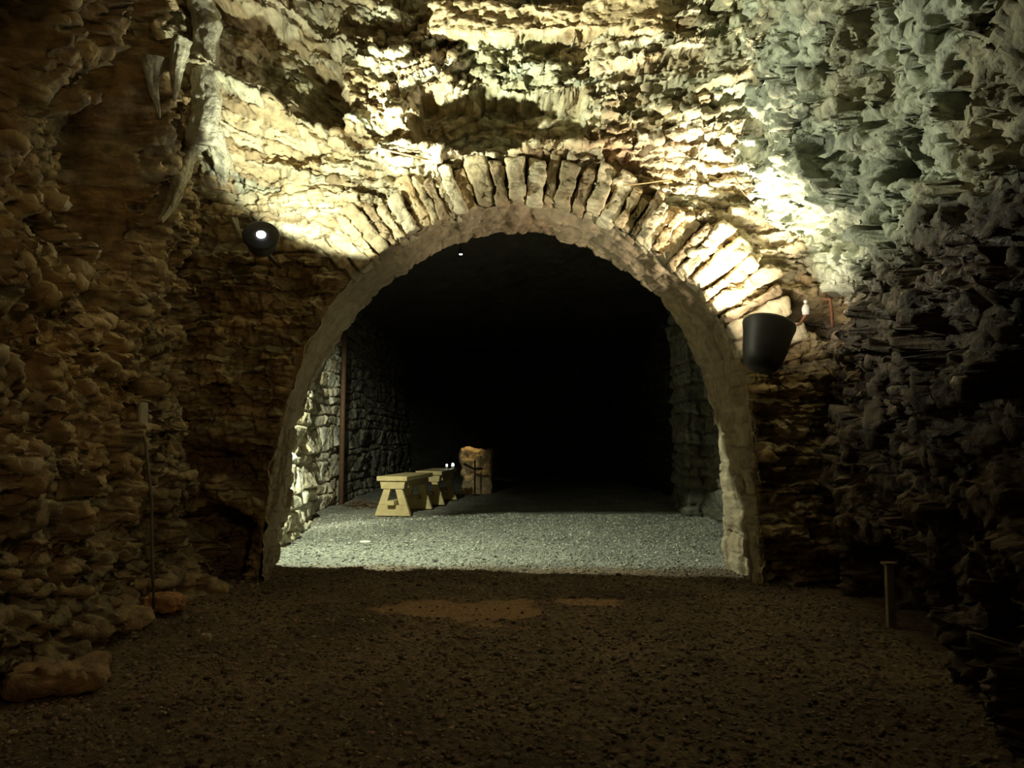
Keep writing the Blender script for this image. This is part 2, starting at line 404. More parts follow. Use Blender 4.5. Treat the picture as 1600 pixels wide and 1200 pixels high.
def rough_block(L, W, D, seed, n=(16, 6, 8), amp=.012, taper=0.0, round_=.25):
    """closed block L (x) by W (y) by D (z) centred at origin, rough stone faces; returns verts, faces"""
    nx, ny, nz = n; idx = {}; V = []; F = []
    def vid(i, j, k):
        if (i, j, k) not in idx:
            idx[(i, j, k)] = len(V); V.append((i/nx*2-1, j/ny*2-1, k/nz*2-1))
        return idx[(i, j, k)]
    for i in range(nx):
        for j in range(ny):
            F.append((vid(i, j, 0), vid(i, j+1, 0), vid(i+1, j+1, 0), vid(i+1, j, 0)))
            F.append((vid(i, j, nz), vid(i+1, j, nz), vid(i+1, j+1, nz), vid(i, j+1, nz)))
    for i in range(nx):
        for k in range(nz):
            F.append((vid(i, 0, k), vid(i+1, 0, k), vid(i+1, 0, k+1), vid(i, 0, k+1)))
            F.append((vid(i, ny, k), vid(i, ny, k+1), vid(i+1, ny, k+1), vid(i+1, ny, k)))
    for j in range(ny):
        for k in range(nz):
            F.append((vid(0, j, k), vid(0, j, k+1), vid(0, j+1, k+1), vid(0, j+1, k)))
            F.append((vid(nx, j, k), vid(nx, j+1, k), vid(nx, j+1, k+1), vid(nx, j, k+1)))
    V = np.array(V)
    r = np.max(np.abs(V), axis=1, keepdims=True)
    sph = V/np.maximum(np.linalg.norm(V, axis=1, keepdims=True), 1e-6)*1.15
    p8 = (np.sum(np.abs(V)**12, axis=1, keepdims=True))**(1/12)
    V = V/p8*(1-round_*.4)+sph*round_*.4
    P_ = V*np.array((L/2, W/2, D/2)); P_[:, 1] *= 1+taper*V[:, 0]
    nn = V/np.linalg.norm(V, axis=1, keepdims=True)
    k = 1/max(min(L, W, D), .03)
    f = fbm(P_[:, 0]*k*.9+seed*3.1, P_[:, 1]*k*.9+P_[:, 2]*k*.7, 4, seed % 97)
    g = noise(P_[:, 0]*7+seed, P_[:, 2]*9, None, seed+5)
    q = facets(P_[:, 0]*22+P_[:, 1]*6+seed*1.7, P_[:, 2]*20+P_[:, 1]*15, seed % 89, 1., 1.2)
    P_ = P_+nn*(amp*f+amp*.7*g+amp*.8*q)[:, None]
    return P_, F
pal_v = [(.58, .48, .32), (.46, .37, .23), (.66, .57, .40), (.38, .28, .17), (.6, .46, .28)]
def voussoirs():
    pos = 0; s = []
    start, end = 2.28, OUTL-1.62
    t = start; k = 0
    seg = np.r_[0, np.cumsum(np.hypot(*np.diff(OUT, axis=0).T))]
    while t < end:
        w = random.choice((.055, .065, .08, .09, .105, .13))
        tc = t+w/2
        x = np.interp(tc, seg, OUT[:, 0]); z = np.interp(tc, seg, OUT[:, 1])
        xa = np.interp(tc-.05, seg, OUT[:, 0]); za = np.interp(tc-.05, seg, OUT[:, 1])
        xb = np.interp(tc+.05, seg, OUT[:, 0]); zb = np.interp(tc+.05, seg, OUT[:, 1])
        tx, tz = xb-xa, zb-za; n = math.hypot(tx, tz); tx /= n; tz /= n
        ox, oz = -tz, tx          # outward normal
        if oz < 0 and abs(ox) < .2: ox, oz = -ox, -oz
        f = (tc-start)/(end-start)
        L = random.uniform(.24, .38)+.16*sst(.55, 1, np.array(f))*1+.08*(1-sst(0, .3, np.array(f)))
        # the stones lean a little more upright than true radii
        lean = .10*(f-.5)*-1+random.uniform(-.035, .035)
        dx, dz = ox*math.cos(lean)-oz*math.sin(lean), ox*math.sin(lean)+oz*math.cos(lean)
        D = .22; pr = random.uniform(.035, .12)
        V, F = rough_block(L, w*random.uniform(.86, 1.02), D, 100+k, n=(56, 12, 20), amp=.017, taper=.06, round_=.10)
        cx, cz = x+dx*(L/2-.012), z+dz*(L/2-.012)
        bx, bz = -dz, dx
        wx = cx+V[:, 0]*dx+V[:, 1]*bx; wz = cz+V[:, 0]*dz+V[:, 1]*bz; wy = FY+D/2-pr+V[:, 2]
        W = np.stack([wx, wy, wz], 1)
        c = np.array(pal_v[k*7 % 5])*random.uniform(.85, 1.1)
        C = np.ones((len(W), 3))*c*(1+.15*noise(wx*9, wz*9, None, k))[:, None]
        o = new_mesh('voussoir', W, F, True, C, M_vou); at_world(o, arch)
        t += w*1.0; k += 1
voussoirs()

# ------------------------------------------------------------------ side walls of the cave
def side_wall(name, side):
    ys = spaced((-3.0, 1.6, .06), (1.6, 3.2, .011), (3.2, 5.75, .0085)); zs = spaced((-.15, 4.3, .0095), (4.3, 5.3, .05))
    Y, Z = np.meshgrid(ys, zs); s0 = 200 if side < 0 else 400
    a = fbm(Y*.9, Z*.9, 3, s0)
    if side < 0:
        base = 2.22-.20*(5.2-Y)*sst(1.0, 5.2, 5.2-Y+1)*.85
        base = np.maximum(base, 1.62)
        base = base-.12*sst(2.0, 2.6, Z)
        q = .7*Z+.5*Y
        fold = ridge(Y*2.0+.55*Z, Z*.75-.3*Y, 4, s0+9)
        cave = sst(.05, .5, fbm(Y*1.6+.5, Z*1.3, 3, s0+20))
        h = .12*fold+.10*a-.5*cave*sst(1.5, 2.1, Z)
        wx = Y+.25*fbm(Y*2, Z*2, 2, s0+31); wz = Z+.25*fbm(Y*2, Z*2, 2, s0+33)
        f1, f2, cid = worley(wx*4.5+wz*1.5, wz*7, s0+40)
        h = h+.07*(cid-.5)*sst(0, .25, f2-f1)-.03*(1-sst(0, .12, f2-f1))
        mas = Masonry(31, -3.2, 6, -.3, 5.4, (.04, .10), (.1, .3), off=.02, tilt=.4, gap=.03, edge=.014)
        m, c, d = mas(Y, Z+.25*(Y-5), 1.6); k = 1-sst(2.2, 2.9, Z)*.75
        h = h+m*k*.8+.016*fbm(Y*12, Z*20, 4, s0+50)+.01*fbma(Y*6+Z*3, Z*30, 3, s0+55)+flakes(Y+.4*Z, Z-.5*Y, s0+57, .05, 2.2, 5.)+facets(Y*3+Z*1.4, Z*4.5-Y*1.6, s0+61, .10, .16)+facets(Y*9+Z*3, Z*13-Y*4, s0+67, .02, .04)
        # pillar of flowstone at the corner, splitting below
        py = 4.50+.03*noise(Z*3, Z*0, None, 3); pw = .085
        up = sst(2.75, 2.95, Z)
        col_r = 0*Y
        l1 = .25*np.exp(-((Y-(4.50+.30*(2.9-Z)))/.07)**2)*(1-sst(2.85, 2.95, Z))*sst(2.1, 2.35, Z)*.17
        l2 = .0*np.exp(-((Y-(4.50-.75*(2.9-Z)))/.06)**2)*(1-sst(2.85, 2.95, Z))*sst(2.3, 2.45, Z)*.16
        h = h*(1-.75*np.clip((col_r+l1+l2)*5, 0, 1))+col_r+l1+l2+.014*fbm(Y*20, Z*9, 3, 7)
        # long crevices
        cr = np.exp(-((Y-(5.0-.05*np.sin(Z*3)))/.05)**2)*sst(1.05, 1.3, Z)*(1-sst(1.9, 2.1, Z)); h = h-.42*cr
        cr = np.exp(-((Y-(4.25+.55*(Z-1.4)*-1))/.05)**2)*sst(.9, 1.1, Z)*(1-sst(1.6, 1.8, Z)); h = h-.40*cr
        h = h+.16*(1-sst(.0, .55, Z+.12*a))
        X = -(base-h)
        pal = [(.40, .31, .18), (.30, .23, .14), (.48, .38, .22), (.34, .25, .14), (.42, .30, .15)]
        col = stone_colours(c, d, Y, Z, 0, pal)*(1+.3*fbm(Y*1.5, Z*1.5, 4, s0+60)[..., None])
        w = np.clip((col_r+l1+l2)*6, 0, 1)[..., None]; col = col*(1-w)+np.array((.66, .64, .52))*w
        oc = (blob(Y, Z, 3.6, 1.3, .55, .4)+blob(Y, Z, 2.9, 1.6, .5, .5)*.4)[..., None]; oc = np.clip(oc, 0, 1)
        col = col*(1-.55*oc)+np.array((.50, .33, .12))*.55*oc
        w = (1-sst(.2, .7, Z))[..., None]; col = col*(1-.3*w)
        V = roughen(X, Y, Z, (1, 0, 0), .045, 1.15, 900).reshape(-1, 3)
        F = grid_faces(len(ys), len(zs))
    else:
        base = 2.13-.16*(5.2-Y); base = np.maximum(base, 1.66)
        ov = sst(1.85, 2.55, Z+.18*fbm(Y*1.3, Z*1.2, 2, s0+3))
        over = .37*ov*sst(3.3, 5.0, Y)+.12*ov
        base = base-over
        dz = Z-.55*(Y-5)
        fold = ridge(Y*1.5-.9*Z, dz*1.3, 4, s0+9)
        h = .05*fold+.10*a+flakes(Y-.5*Z, Z-.5*Y, s0+57, .04, 2.4, 4.5)+facets(Y*2.6-Z*1.2, Z*3.4-Y*1.2, s0+61, .16, .22)+facets(Y*7-Z*2, Z*9-Y*2, s0+67, .03, .05)
        wx = Y+.12*fbm(Y*4, Z*4, 3, s0+31); wz = Z+.12*fbm(Y*4, Z*4, 3, s0+33)
        f1, f2, cid = worley(wx*6.5, wz*7.5, s0+40)
        pit = (1-sst(.16, .30, f1*(1+.4*noise(Y*20, Z*20, None, 9))))*(cid > .45)
        g1, g2, gid = worley(wx*3.1+7, wz*3.6, s0+44)
        pit2 = (1-sst(.16, .28, g1*(1+.4*noise(Y*12, Z*12, None, 19))))*(gid > .55)
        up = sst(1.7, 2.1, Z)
        h = h-up*(.09*pit+.17*pit2)+.035*(gid-.5)
        h = h+.03*ridge(Y*7, Z*7, 3, s0+48)*up
        mas = Masonry(37, -3.2, 6, -.3, 5.4, (.045, .11), (.12, .4), off=.035, tilt=.5, gap=.04, edge=.014)
        m, c, d = mas(Y, Z-.1*(Y-5), 1.5); k = 1-sst(1.7, 2.0, Z)*.85
        h = h+m*k+.02*fbm(Y*12, Z*16, 4, s0+50)
        # laminated wet underside where the ledge springs
        lam = blob(Y, Z, 5.0, 2.18, .35, .26, 3); h = h+.035*fbma(Y*8, Z*32-Y*9, 3, s0+70)*lam
        # dark hollow low down by the floor
        h = h-.38*blob(Y, Z, 5.0, P(1285, 492, 5.1)[2], .28, .13, 4)
        h = h-.30*box01(Y, Z, 3.2, 4.85, -.3, .40+.0*Y, .08)
        X = base-h
        pal = [(.14, .10, .07), (.095, .07, .05), (.17, .125, .085), (.115, .085, .062)]  # lower right rock: deep shade put into the stone colour
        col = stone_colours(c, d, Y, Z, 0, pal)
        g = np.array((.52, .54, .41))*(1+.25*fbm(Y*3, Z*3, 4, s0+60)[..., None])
        g = g*(1-.6*(np.clip(pit+pit2, 0, 1))[..., None])  # pits also darkened in colour, as the shade inside them
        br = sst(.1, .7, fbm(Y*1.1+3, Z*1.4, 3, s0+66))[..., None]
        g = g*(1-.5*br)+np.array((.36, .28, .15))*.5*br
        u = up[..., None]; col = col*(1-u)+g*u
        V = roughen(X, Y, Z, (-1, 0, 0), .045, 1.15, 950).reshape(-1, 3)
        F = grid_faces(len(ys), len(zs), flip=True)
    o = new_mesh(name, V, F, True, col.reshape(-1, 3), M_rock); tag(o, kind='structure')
side_wall('wall_left', -1); side_wall('wall_right', 1)

def coarse(name, fn, nu, nv, col=(.35, .28, .18), m=M_rock, flip=False):
    u, v = np.meshgrid(np.linspace(0, 1, nu), np.linspace(0, 1, nv)); V = np.stack(fn(u, v), -1).reshape(-1, 3)
    c = np.ones((len(V), 3))*np.array(col)
    return tag(new_mesh(name, V, grid_faces(nu, nv, flip=flip), True, c, m), kind='structure')
coarse('ceiling', lambda u, v: (-2.9+5.8*u, -3.1+8.6*v, 5.05+.2*fbm(u*9, v*12, 4, 3)), 160, 200, flip=True)
coarse('wall_front', lambda u, v: (-2.9+5.8*u, -2.8+.15*fbm(u*9, v*9, 4, 8), -.15+5.4*v), 120, 120, flip=True)

# ------------------------------------------------------------------ floor
def floor_h(x, y):
    return .018*fbm(x*.8, y*.8, 3, 500)+.008*fbm(x*5, y*5, 3, 510)
def clay_mask(x, y):
    a = blob(x, y, -.14, 4.35, .42, .34, 3)+blob(x, y, -.6, 4.5, .25, .2, 3)+blob(x, y, .42, 4.72, .26, .13, 3)
    return sst(.45, .75, a+.45*fbm(x*3.2, y*5, 4, 520))*(a > .08)
def floor():
    xs = spaced((-3.4, -2.3, .03), (-2.3, 2.4, .0095), (2.4, 3.4, .03))
    ys = spaced((-3, 1.7, .08), (1.7, 7, .0095), (7, 12.5, .02), (12.5, 22, .08))
    X, Y = np.meshgrid(xs, ys)
    cm = clay_mask(X, Y)
    g = fbm(X*30, Y*30, 2, 530)*.005+noise(X*70, Y*70, None, 540)*.0035
    Z = floor_h(X, Y)+g*(1-cm)-.004*cm
    c = np.array((.20, .145, .09))*(1+.35*fbm(X*2.2, Y*2.2, 4, 550)[..., None])
    n2 = noise(X*60, Y*60, None, 560)[..., None]; c = c*(1+.3*n2)
    back = sst(5.75, 6.1, Y)[..., None]
    gr = np.array((.36, .36, .30))*(1+.25*fbm(X*2.5, Y*2.5, 4, 555)[..., None]+.35*n2)
    c = c*(1-back)+gr*back
    c = c*(1-cm[..., None])+np.array((.46, .29, .16))*cm[..., None]
    V = np.stack([X, Y, Z], -1).reshape(-1, 3)
    tag(new_mesh('floor', V, grid_faces(len(xs), len(ys)), True, c.reshape(-1, 3), M_grav), kind='structure')
floor()
def gravel():
    t = (1+5**.5)/2
    iv = np.array([(-1, t, 0), (1, t, 0), (-1, -t, 0), (1, -t, 0), (0, -1, t), (0, 1, t), (0, -1, -t), (0, 1, -t), (t, 0, -1), (t, 0, 1), (-t, 0, -1), (-t, 0, 1)])/1.9
    ifc = np.array([(0, 11, 5), (0, 5, 1), (0, 1, 7), (0, 7, 10), (0, 10, 11), (1, 5, 9), (5, 11, 4), (11, 10, 2), (10, 7, 6), (7, 1, 8), (3, 9, 4), (3, 4, 2), (3, 2, 6), (3, 6, 8), (3, 8, 9), (4, 9, 5), (2, 4, 11), (6, 2, 10), (8, 6, 7), (9, 8, 1)])
    n = 38000
    y = 1.8+8.2*R.rand(n)**1.35; x = R.uniform(-2.4, 2.4, n)
    keep = np.abs(x) < 1.72+.12*(y-2.4).clip(0, 9)
    cm = clay_mask(x, y); keep &= (cm < .5) | (R.rand(n) < .06)
    x, y = x[keep], y[keep]; n = len(x)
    s = R.uniform(.0035, .0085, n)*(1+(R.rand(n) < .05)*.9)*(1+.04*y)
    sc = np.stack([s*R.uniform(.8, 1.5, n), s*R.uniform(.7, 1.2, n), s*R.uniform(.35, .8, n)], 1)
    a = R.rand(n)*6.28; V = iv[None]*sc[:, None]*R.uniform(.75, 1.25, (n, 12, 1))
    ca, sa = np.cos(a)[:, None], np.sin(a)[:, None]
    vx = V[..., 0]*ca-V[..., 1]*sa+x[:, None]; vy = V[..., 0]*sa+V[..., 1]*ca+y[:, None]
    vz = V[..., 2]+(floor_h(x, y)+s*.3)[:, None]
    W = np.stack([vx, vy, vz], -1).reshape(-1, 3)
    F = (ifc[None]+(np.arange(n)*12)[:, None, None]).reshape(-1, 3)
    b = R.uniform(.4, 2.3, n)[:, None]
    c = np.array((.22, .165, .115))*b*(1+R.uniform(-.12, .12, (n, 3)))
    g = np.array((.37, .37, .30))*b
    k = sst(5.75, 6.1, y)[:, None]; c = c*(1-k)+g*k
    C = np.repeat(c, 12, axis=0)
    o = new_mesh('gravel', W, F, False, C, M_grav)
    tag(o, 'loose brown gravel covering the floor in front of and beyond the arch', 'gravel', kind='stuff')
gravel()

# ------------------------------------------------------------------ chamber beyond the arch
def chamber_wall(name, line, zs, seed, flip, pal, ch=(.10, .22), ln=(.12, .3), du=.012, zmax=3.4, off=.03, gap=.05, tone=1.):
    line = np.array(line, float); d = np.r_[0, np.cumsum(np.hypot(*np.diff(line, axis=0).T))]
    us = np.arange(0, d[-1], du); zz = np.arange(-.12, zmax, zs)
    U, Z = np.meshgrid(us, zz)
    bx = np.interp(U, d, line[:, 0]); by = np.interp(U, d, line[:, 1])
    mas = Masonry(seed, 0, d[-1], -.2, zmax, ch, ln, off=off, tilt=.4, gap=gap, edge=.03)
    m, c, dd = mas(U, Z, 1.6)
    h = m+.05*fbm(U*1.6, Z*1.6, 3, seed)+.015*fbm(U*14, Z*14, 3, seed+1)
    tx = np.gradient(np.interp(us, d, line[:, 0])); ty = np.gradient(np.interp(us, d, line[:, 1])); n = np.hypot(tx, ty)
    nx, ny = (ty/n, -tx/n) if not flip else (-ty/n, tx/n)
    X = bx+nx[None]*h; Y = by+ny[None]*h
    col = stone_colours(c, dd, U, Z, 0, pal)*(1-.72*sst(11.2, 12.5, by))[..., None]*tone  # stone darkened past the benches, painting in the unlit depth
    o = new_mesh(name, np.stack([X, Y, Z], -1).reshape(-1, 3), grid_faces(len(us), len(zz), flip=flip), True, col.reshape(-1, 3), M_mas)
    tag(o, kind='structure'); return o
palc = [(.70, .68, .54), (.56, .50, .36), (.80, .78, .64), (.6, .52, .34), (.5, .46, .34)]
chamber_wall('wall_far_left', [(-1.88, 5.96), (-2.16, 7.86), (-2.55, 9.9), (-2.66, 11.0), (-2.66, 13.2), (-2.75, 21)], .012, 61, False, palc)
chamber_wall('wall_far_right', [(1.78, 5.96), (2.1, 7.2), (2.42, 9.2), (2.42, 9.6), (2.2, 9.62), (2.2, 10.6), (2.75, 10.62), (2.75, 21)], .02, 67, True, palc, du=.02, tone=.22)  # low tone puts shade into the stone colour
chamber_wall('wall_far_end', [(-2.9, 20.8), (2.9, 20.8)], .05, 71, False, palc, du=.05, tone=.2)  # end wall likewise darkened in colour for the unlit depth
coarse('ceiling_chamber', lambda u, v: (-3.1+6.2*u, 5.9+15.2*v, 3.1+.35*np.sin(u*math.pi)+.1*fbm(u*9, v*20, 4, 13)), 140, 260, col=(.045, .038, .03), m=M_mas, flip=True)  # near-black colour stands in for the darkness under the vault

# ------------------------------------------------------------------ small solids
def box_vf(cx, cy, cz, sx, sy, sz, bev=0):
    V = [(cx+i*sx/2, cy+j*sy/2, cz+k*sz/2) for i in (-1, 1) for j in (-1, 1) for k in (-1, 1)]
    F = [(0, 1, 3, 2), (4, 6, 7, 5), (0, 4, 5, 1), (2, 3, 7, 6), (0, 2, 6, 4), (1, 5, 7, 3)]
    return V, F
def prism_vf(poly, y0, y1):      # poly in x,z ; extruded along y
    n = len(poly); V = [(x, y0, z) for x, z in poly]+[(x, y1, z) for x, z in poly]
    F = [tuple(range(n)), tuple(range(2*n-1, n-1, -1))]+[(i, i+n, (i+1) % n+n, (i+1) % n) for i in range(n)]
    return V, F
def merge(*vfs):
    V, F = [], []
    for v, f in vfs:
        o = len(V); V += list(v); F += [tuple(i+o for i in q) for q in f]
    return V, F
def solid(name, vf, m, parent=None, bevel=0.0, smooth=False):
    o = new_mesh(name, np.array(vf[0]), list(vf[1]), smooth, None, m, parent)
    if bevel:
        b = o.modifiers.new('bevel', 'BEVEL'); b.width = bevel; b.segments = 2
    return o
def lathe_vf(prof, n=28, axis='z'):
    V, F = [], []
    for r, z in prof:
        for i in range(n):
            a = 2*math.pi*i/n; V.append((r*math.cos(a), r*math.sin(a), z))
    m = len(prof)
    for j in range(m-1):
        for i in range(n): F.append((j*n+i, j*n+(i+1) % n, (j+1)*n+(i+1) % n, (j+1)*n+i))
    F.append(tuple(range(n-1, -1, -1))); F.append(tuple((m-1)*n+i for i in range(n)))
    return V, F
def tube_vf(pts, r, n=10):
    pts = [Vector(p) for p in pts]; V, F = [], []
    up = None
    for i, p in enumerate(pts):
        t = (pts[min(i+1, len(pts)-1)]-pts[max(i-1, 0)]).normalized()
        if up is None: up = t.orthogonal().normalized()
        up = (up-t*up.dot(t)).normalized(); s = t.cross(up)
        rr = r[i] if isinstance(r, (list, tuple)) else r
        for k in range(n):
            a = 2*math.pi*k/n; V.append(tuple(p+(up*math.cos(a)+s*math.sin(a))*rr))
    for i in range(len(pts)-1):
        for k in range(n): F.append((i*n+k, i*n+(k+1) % n, (i+1)*n+(k+1) % n, (i+1)*n+k))
    F.append(tuple(range(n-1, -1, -1))); F.append(tuple((len(pts)-1)*n+k for k in range(n)))
    return V, F

# benches: thick top on two A-shaped trestles joined by a stretcher
def bench(L=1.25):
    root = empty('trestle_bench', (0, 0, 0))
    H = .5
    solid('seat', box_vf(0, L/2, H-.03, .40, L+.02, .06), M_wood, root, .008)
    for y in (.07, L-.14):
        tr = solid('trestle', merge(prism_vf([(-.235, 0), (.235, 0), (.19, .135), (-.19, .135)], y-.035, y+.035),
                                    prism_vf([(-.19, .136), (-.085, .136), (-.03, .34), (-.12, .34)], y-.028, y+.028),
                                    prism_vf([(.085, .136), (.19, .136), (.12, .34), (.03, .34)], y-.028, y+.028)), M_wood, root, .004)
        solid('crosspiece', prism_vf([(-.15, .341), (.15, .341), (.165, .439), (-.165, .439)], y-.045, y+.025), M_wood, root, .004)
    solid('stretcher', box_vf(0, L/2-.035, .168, .10, L+.06, .055), M_wood, root, .004)
    solid('apron', box_vf(.172, L/2, .395, .02, L-.30, .08), M_wood, root, .003)
    return root
b1 = bench(); b1.location = (-1.52, 9.78, .012); b1.rotation_euler = (0, 0, math.radians(-9))
tag(b1, 'pale wooden trestle bench nearest the arch, brightly lit at its A-shaped end', 'bench', 'benches along the chamber wall')
def copy_tree(o):
    c = o.copy(); COL.objects.link(c)
    for ch in list(o.children):
        d = ch.copy(); COL.objects.link(d); d.parent = c
    return c
b2 = copy_tree(b1); b2.location = (-1.24, 11.5, .012); b2.rotation_euler = (0, 0, math.radians(-6))
b2['label'] = 'shadowed wooden trestle bench standing behind the brightly lit one'

# tea lights on the far bench
def led_candle(name, p, label, r=.018):
    root = empty(name, p); h = .045
    solid('cup', lathe_vf([(r, 0), (r*1.1, h)], 14), M_white, root)
    solid('flame', lathe_vf([(r*.7, h), (r*.9, h+r*.7), (r*.75, h+r*1.5), (r*.2, h+r*2)], 14), M_led, root, smooth=True)
    return tag(root, label, 'light', 'small lights on the far bench')
def on(px, py, Y): return P(px, py, Y)
zt = .512
led_candle('tea_light', (P(698, 737, 12.3)[0], 12.3, zt), 'small white light on the shadowed bench, left of the pair')
led_candle('tea_light', (P(707.5, 736, 12.45)[0], 12.45, zt), 'small white light on the shadowed bench, right of the pair', .024)

# warm-lit stump of wall with an iron stand in front of it
V, F = rough_block(.56, .35, .86, 777, n=(28, 16, 36), amp=.05, round_=.1)
p = P(744, 740, 14.2); C = np.ones((len(V), 3))*np.array((.62, .47, .27))
o = new_mesh('rubble_pier', V+np.array((p[0], 14.4, .36)), F, True, C, M_vou)
tag(o, 'rough stone pier glowing amber deep in the dark chamber', 'pier')
st = empty('iron_stand', (P(742, 740, 13.6)[0], 13.6, 0))
tag(st, 'black iron stand with a crossbar in front of the amber stone pier', 'stand')
solid('post', tube_vf([(0, 0, 0), (0, 0, .62)], .014), M_black, st, smooth=True)
solid('crossbar', tube_vf([(-.2, 0, .56), (-.02, 0, .47), (.14, 0, .47)], .018), M_black, st, smooth=True)
solid('foot', lathe_vf([(.09, 0.0), (.08, .02), (.02, .03)], 20), M_black, st, smooth=True)

# ------------------------------------------------------------------ flood lamps on the wall
def aim(o, d):
    o.rotation_mode = 'QUATERNION'; o.rotation_quaternion = Vector(d).normalized().to_track_quat('Z', 'Y')
def flood(p, d, label, glass, r=.075, L=.13, group='floodlights on the arch wall', arm_to=None, lens=.55):
    root = empty('floodlight', p); aim(root, d)
    solid('housing', lathe_vf([(r*.3, -L), (r*.58, -L*.96), (r*.74, -L*.84), (r*.86, -L*.6), (r*.98, -L*.2), (r*1.06, -.012), (r*1.06, .004), (r*1.0, .008), (.001, .008)], 40), M_black, root, smooth=True)
    fins = [lathe_vf([(r*k*.9, -z-.002), (r*k*1.03, -z-.002), (r*k*1.03, -z+.002), (r*k*.9, -z+.002)], 32) for z, k in ((L*.75, .72), (L*.6, .8), (L*.45, .87))]
    solid('cooling_fins', merge(*fins), M_black, root)
    solid('lens', lathe_vf([(r*lens, .004), (r*lens, .010), (r*lens*.7, .016), (.002, .019)], 32), glass, root, smooth=True)
    if arm_to:
        q = root.rotation_quaternion.to_matrix().to_4x4(); q.translation = Vector(p); inv = q.inverted()
        a = inv @ Vector(arm_to); s = Vector((0, 0, -L*.7))
        solid('bracket', tube_vf([s, s*.5+a*.5+Vector((0, 0, -.02)), a], .012, 8), M_black, root, smooth=True)
    return tag(root, label, 'lamp', group)
def spot(name, p, d, W, col, ang, blend, size=.03):
    l = bpy.data.lights.new(name, 'SPOT'); l.energy = W; l.color = col; l.spot_size = math.radians(ang); l.spot_blend = blend; l.shadow_soft_size = size
    o = bpy.data.objects.new(name, l); COL.objects.link(o); o.location = p
    o.rotation_mode = 'QUATERNION'; o.rotation_quaternion = Vector(d).normalized().to_track_quat('-Z', 'Y'); return o
def add(p, d, k): v = Vector(d).normalized()*k; return (p[0]+v.x, p[1]+v.y, p[2]+v.z)

pl = P(408, 368, 4.46)
flood(pl, (.22, -.86, .42), 'small round black floodlight glaring white at the left foot of the arch stones', M_glass, r=.10, L=.13, arm_to=(pl[0]-.1, 5.17, pl[2]-.03), lens=.26)
sl = (pl[0]+.13, pl[1]+.06, pl[2]+.12)
def to(p, q): return tuple(b-a for a, b in zip(p, q))
spot('light_left', sl, (.30, .42, .85), 72, (.95, 1, .72), 134, .15, .02)
spot('light_left_beam', sl, to(sl, P(760, 60, 4.9)), 500, (.95, 1, .72), 66, 1, .02)
spot('light_left_beam', sl, to(sl, (1.7, 3.8, 2.9)), 290, (.94, 1, .76), 76, 1, .02)
pr_ = P(1202, 508, 4.66); dr = (.26, .22, .93)
flood(pr_, dr, 'big round black floodlight seen from behind at the right foot of the arch stones', M_glassw, r=.15, L=.30, arm_to=(pr_[0]+.08, 5.17, pr_[2]-.2), lens=.8)
sr = add(pr_, dr, .03); sr = (sr[0]-.06, sr[1]+.13, sr[2]+.01)
spot('light_right', sr, (-.30, .16, .94), 80, (1, .90, .64), 122, .3, .03)
spot('light_right_beam', sr, to(sr, P(1060, 90, 4.9)), 340, (1, .90, .64), 66, 1, .03)

pb = (-1.72, 6.05, 2.45)
flood(pb, (.3, .3, -.9), 'round black floodlight hidden behind the left haunch of the arch', M_glassw, r=.06, L=.10, arm_to=(-1.80, 5.98, 2.6), group='floodlights on the arch wall')
sb = (pb[0]+.02, 6.03, pb[2]-.09)
spot('light_chamber', sb, (.85, .3, -2.6), 440, (.90, 1, .74), 104, .10, .012)
spot('light_chamber_side', sb, (-.68, 2.5, -1.15), 640, (.95, 1, .74), 54, .7, .02)
# faraway warm lamp on the pier
spot('light_pier', (P(735, 700, 13.9)[0]-.05, 14.02, 1.35), (.05, .45, -1), 9, (1, .70, .28), 50, .8, .02)
# reflections off the wet chamber vault, stood in by an added glowing fixture
pc = P(720, 397, 9.2)
root = empty('vault_reflection', pc)
solid('canopy', lathe_vf([(.012, .04), (.012, .25), (.04, .26), (.04, .28)], 16), M_black, root)
solid('head', lathe_vf([(.03, 0), (.03, .045), (.012, .06)], 16), M_black, root)
solid('led', lathe_vf([(.001, -.012), (.016, -.008), (.018, .0)], 14), M_led, root, smooth=True)
tag(root, 'tiny cold reflection off the wet vault just under the crown of the arch, added as a glowing bulb', 'light')

# weak warm fill lamp, added unseen behind the camera
pe = (1.4, -1.6, 2.4)
spot('light_fill', pe, to(pe, (-1.9, 3.6, 1.2)), 56, (1, .64, .28), 58, 1, .25)

w = bpy.data.worlds.new('world'); SC.world = w; w.use_nodes = True
w.node_tree.nodes['Background'].inputs[0].default_value = (0, 0, 0, 1); w.node_tree.nodes['Background'].inputs[1].default_value = 0

WALL = {}
for nm in ('wall_back', 'wall_left', 'wall_right', 'wall_far_left'):
    me = bpy.data.objects[nm].data; a = np.empty(len(me.vertices)*3, dtype=np.float32); me.vertices.foreach_get('co', a); WALL[nm] = a.reshape(-1, 3).astype(float)
def on_wall(px, py, nm, off=0.0):
    """nearest point of a wall met by the sight line through that point of the photograph"""
    A = WALL[nm]; o = np.array(CAM); d = np.array(P(px, py, 1.0))-o; L = np.linalg.norm(d); d /= L
    w = A-o; t = w@d; r = np.linalg.norm(w-t[:, None]*d, axis=1)/np.maximum(t, .3)
    k = np.where((r < .004) & (t > .5))[0]
    i = k[np.argmin(t[k])] if len(k) else np.argmin(r)
    return Vector(o+d*(t[i]-off))
def wall_tube(name, pts, nm, r, m, label, cat, off=.01, n=8, group=None, jitter=0):
    q = [on_wall(x, y, nm, off) for x, y in pts]
    o = solid(name, tube_vf(q, r, n), m, None, smooth=True); return tag(o, label, cat, group)
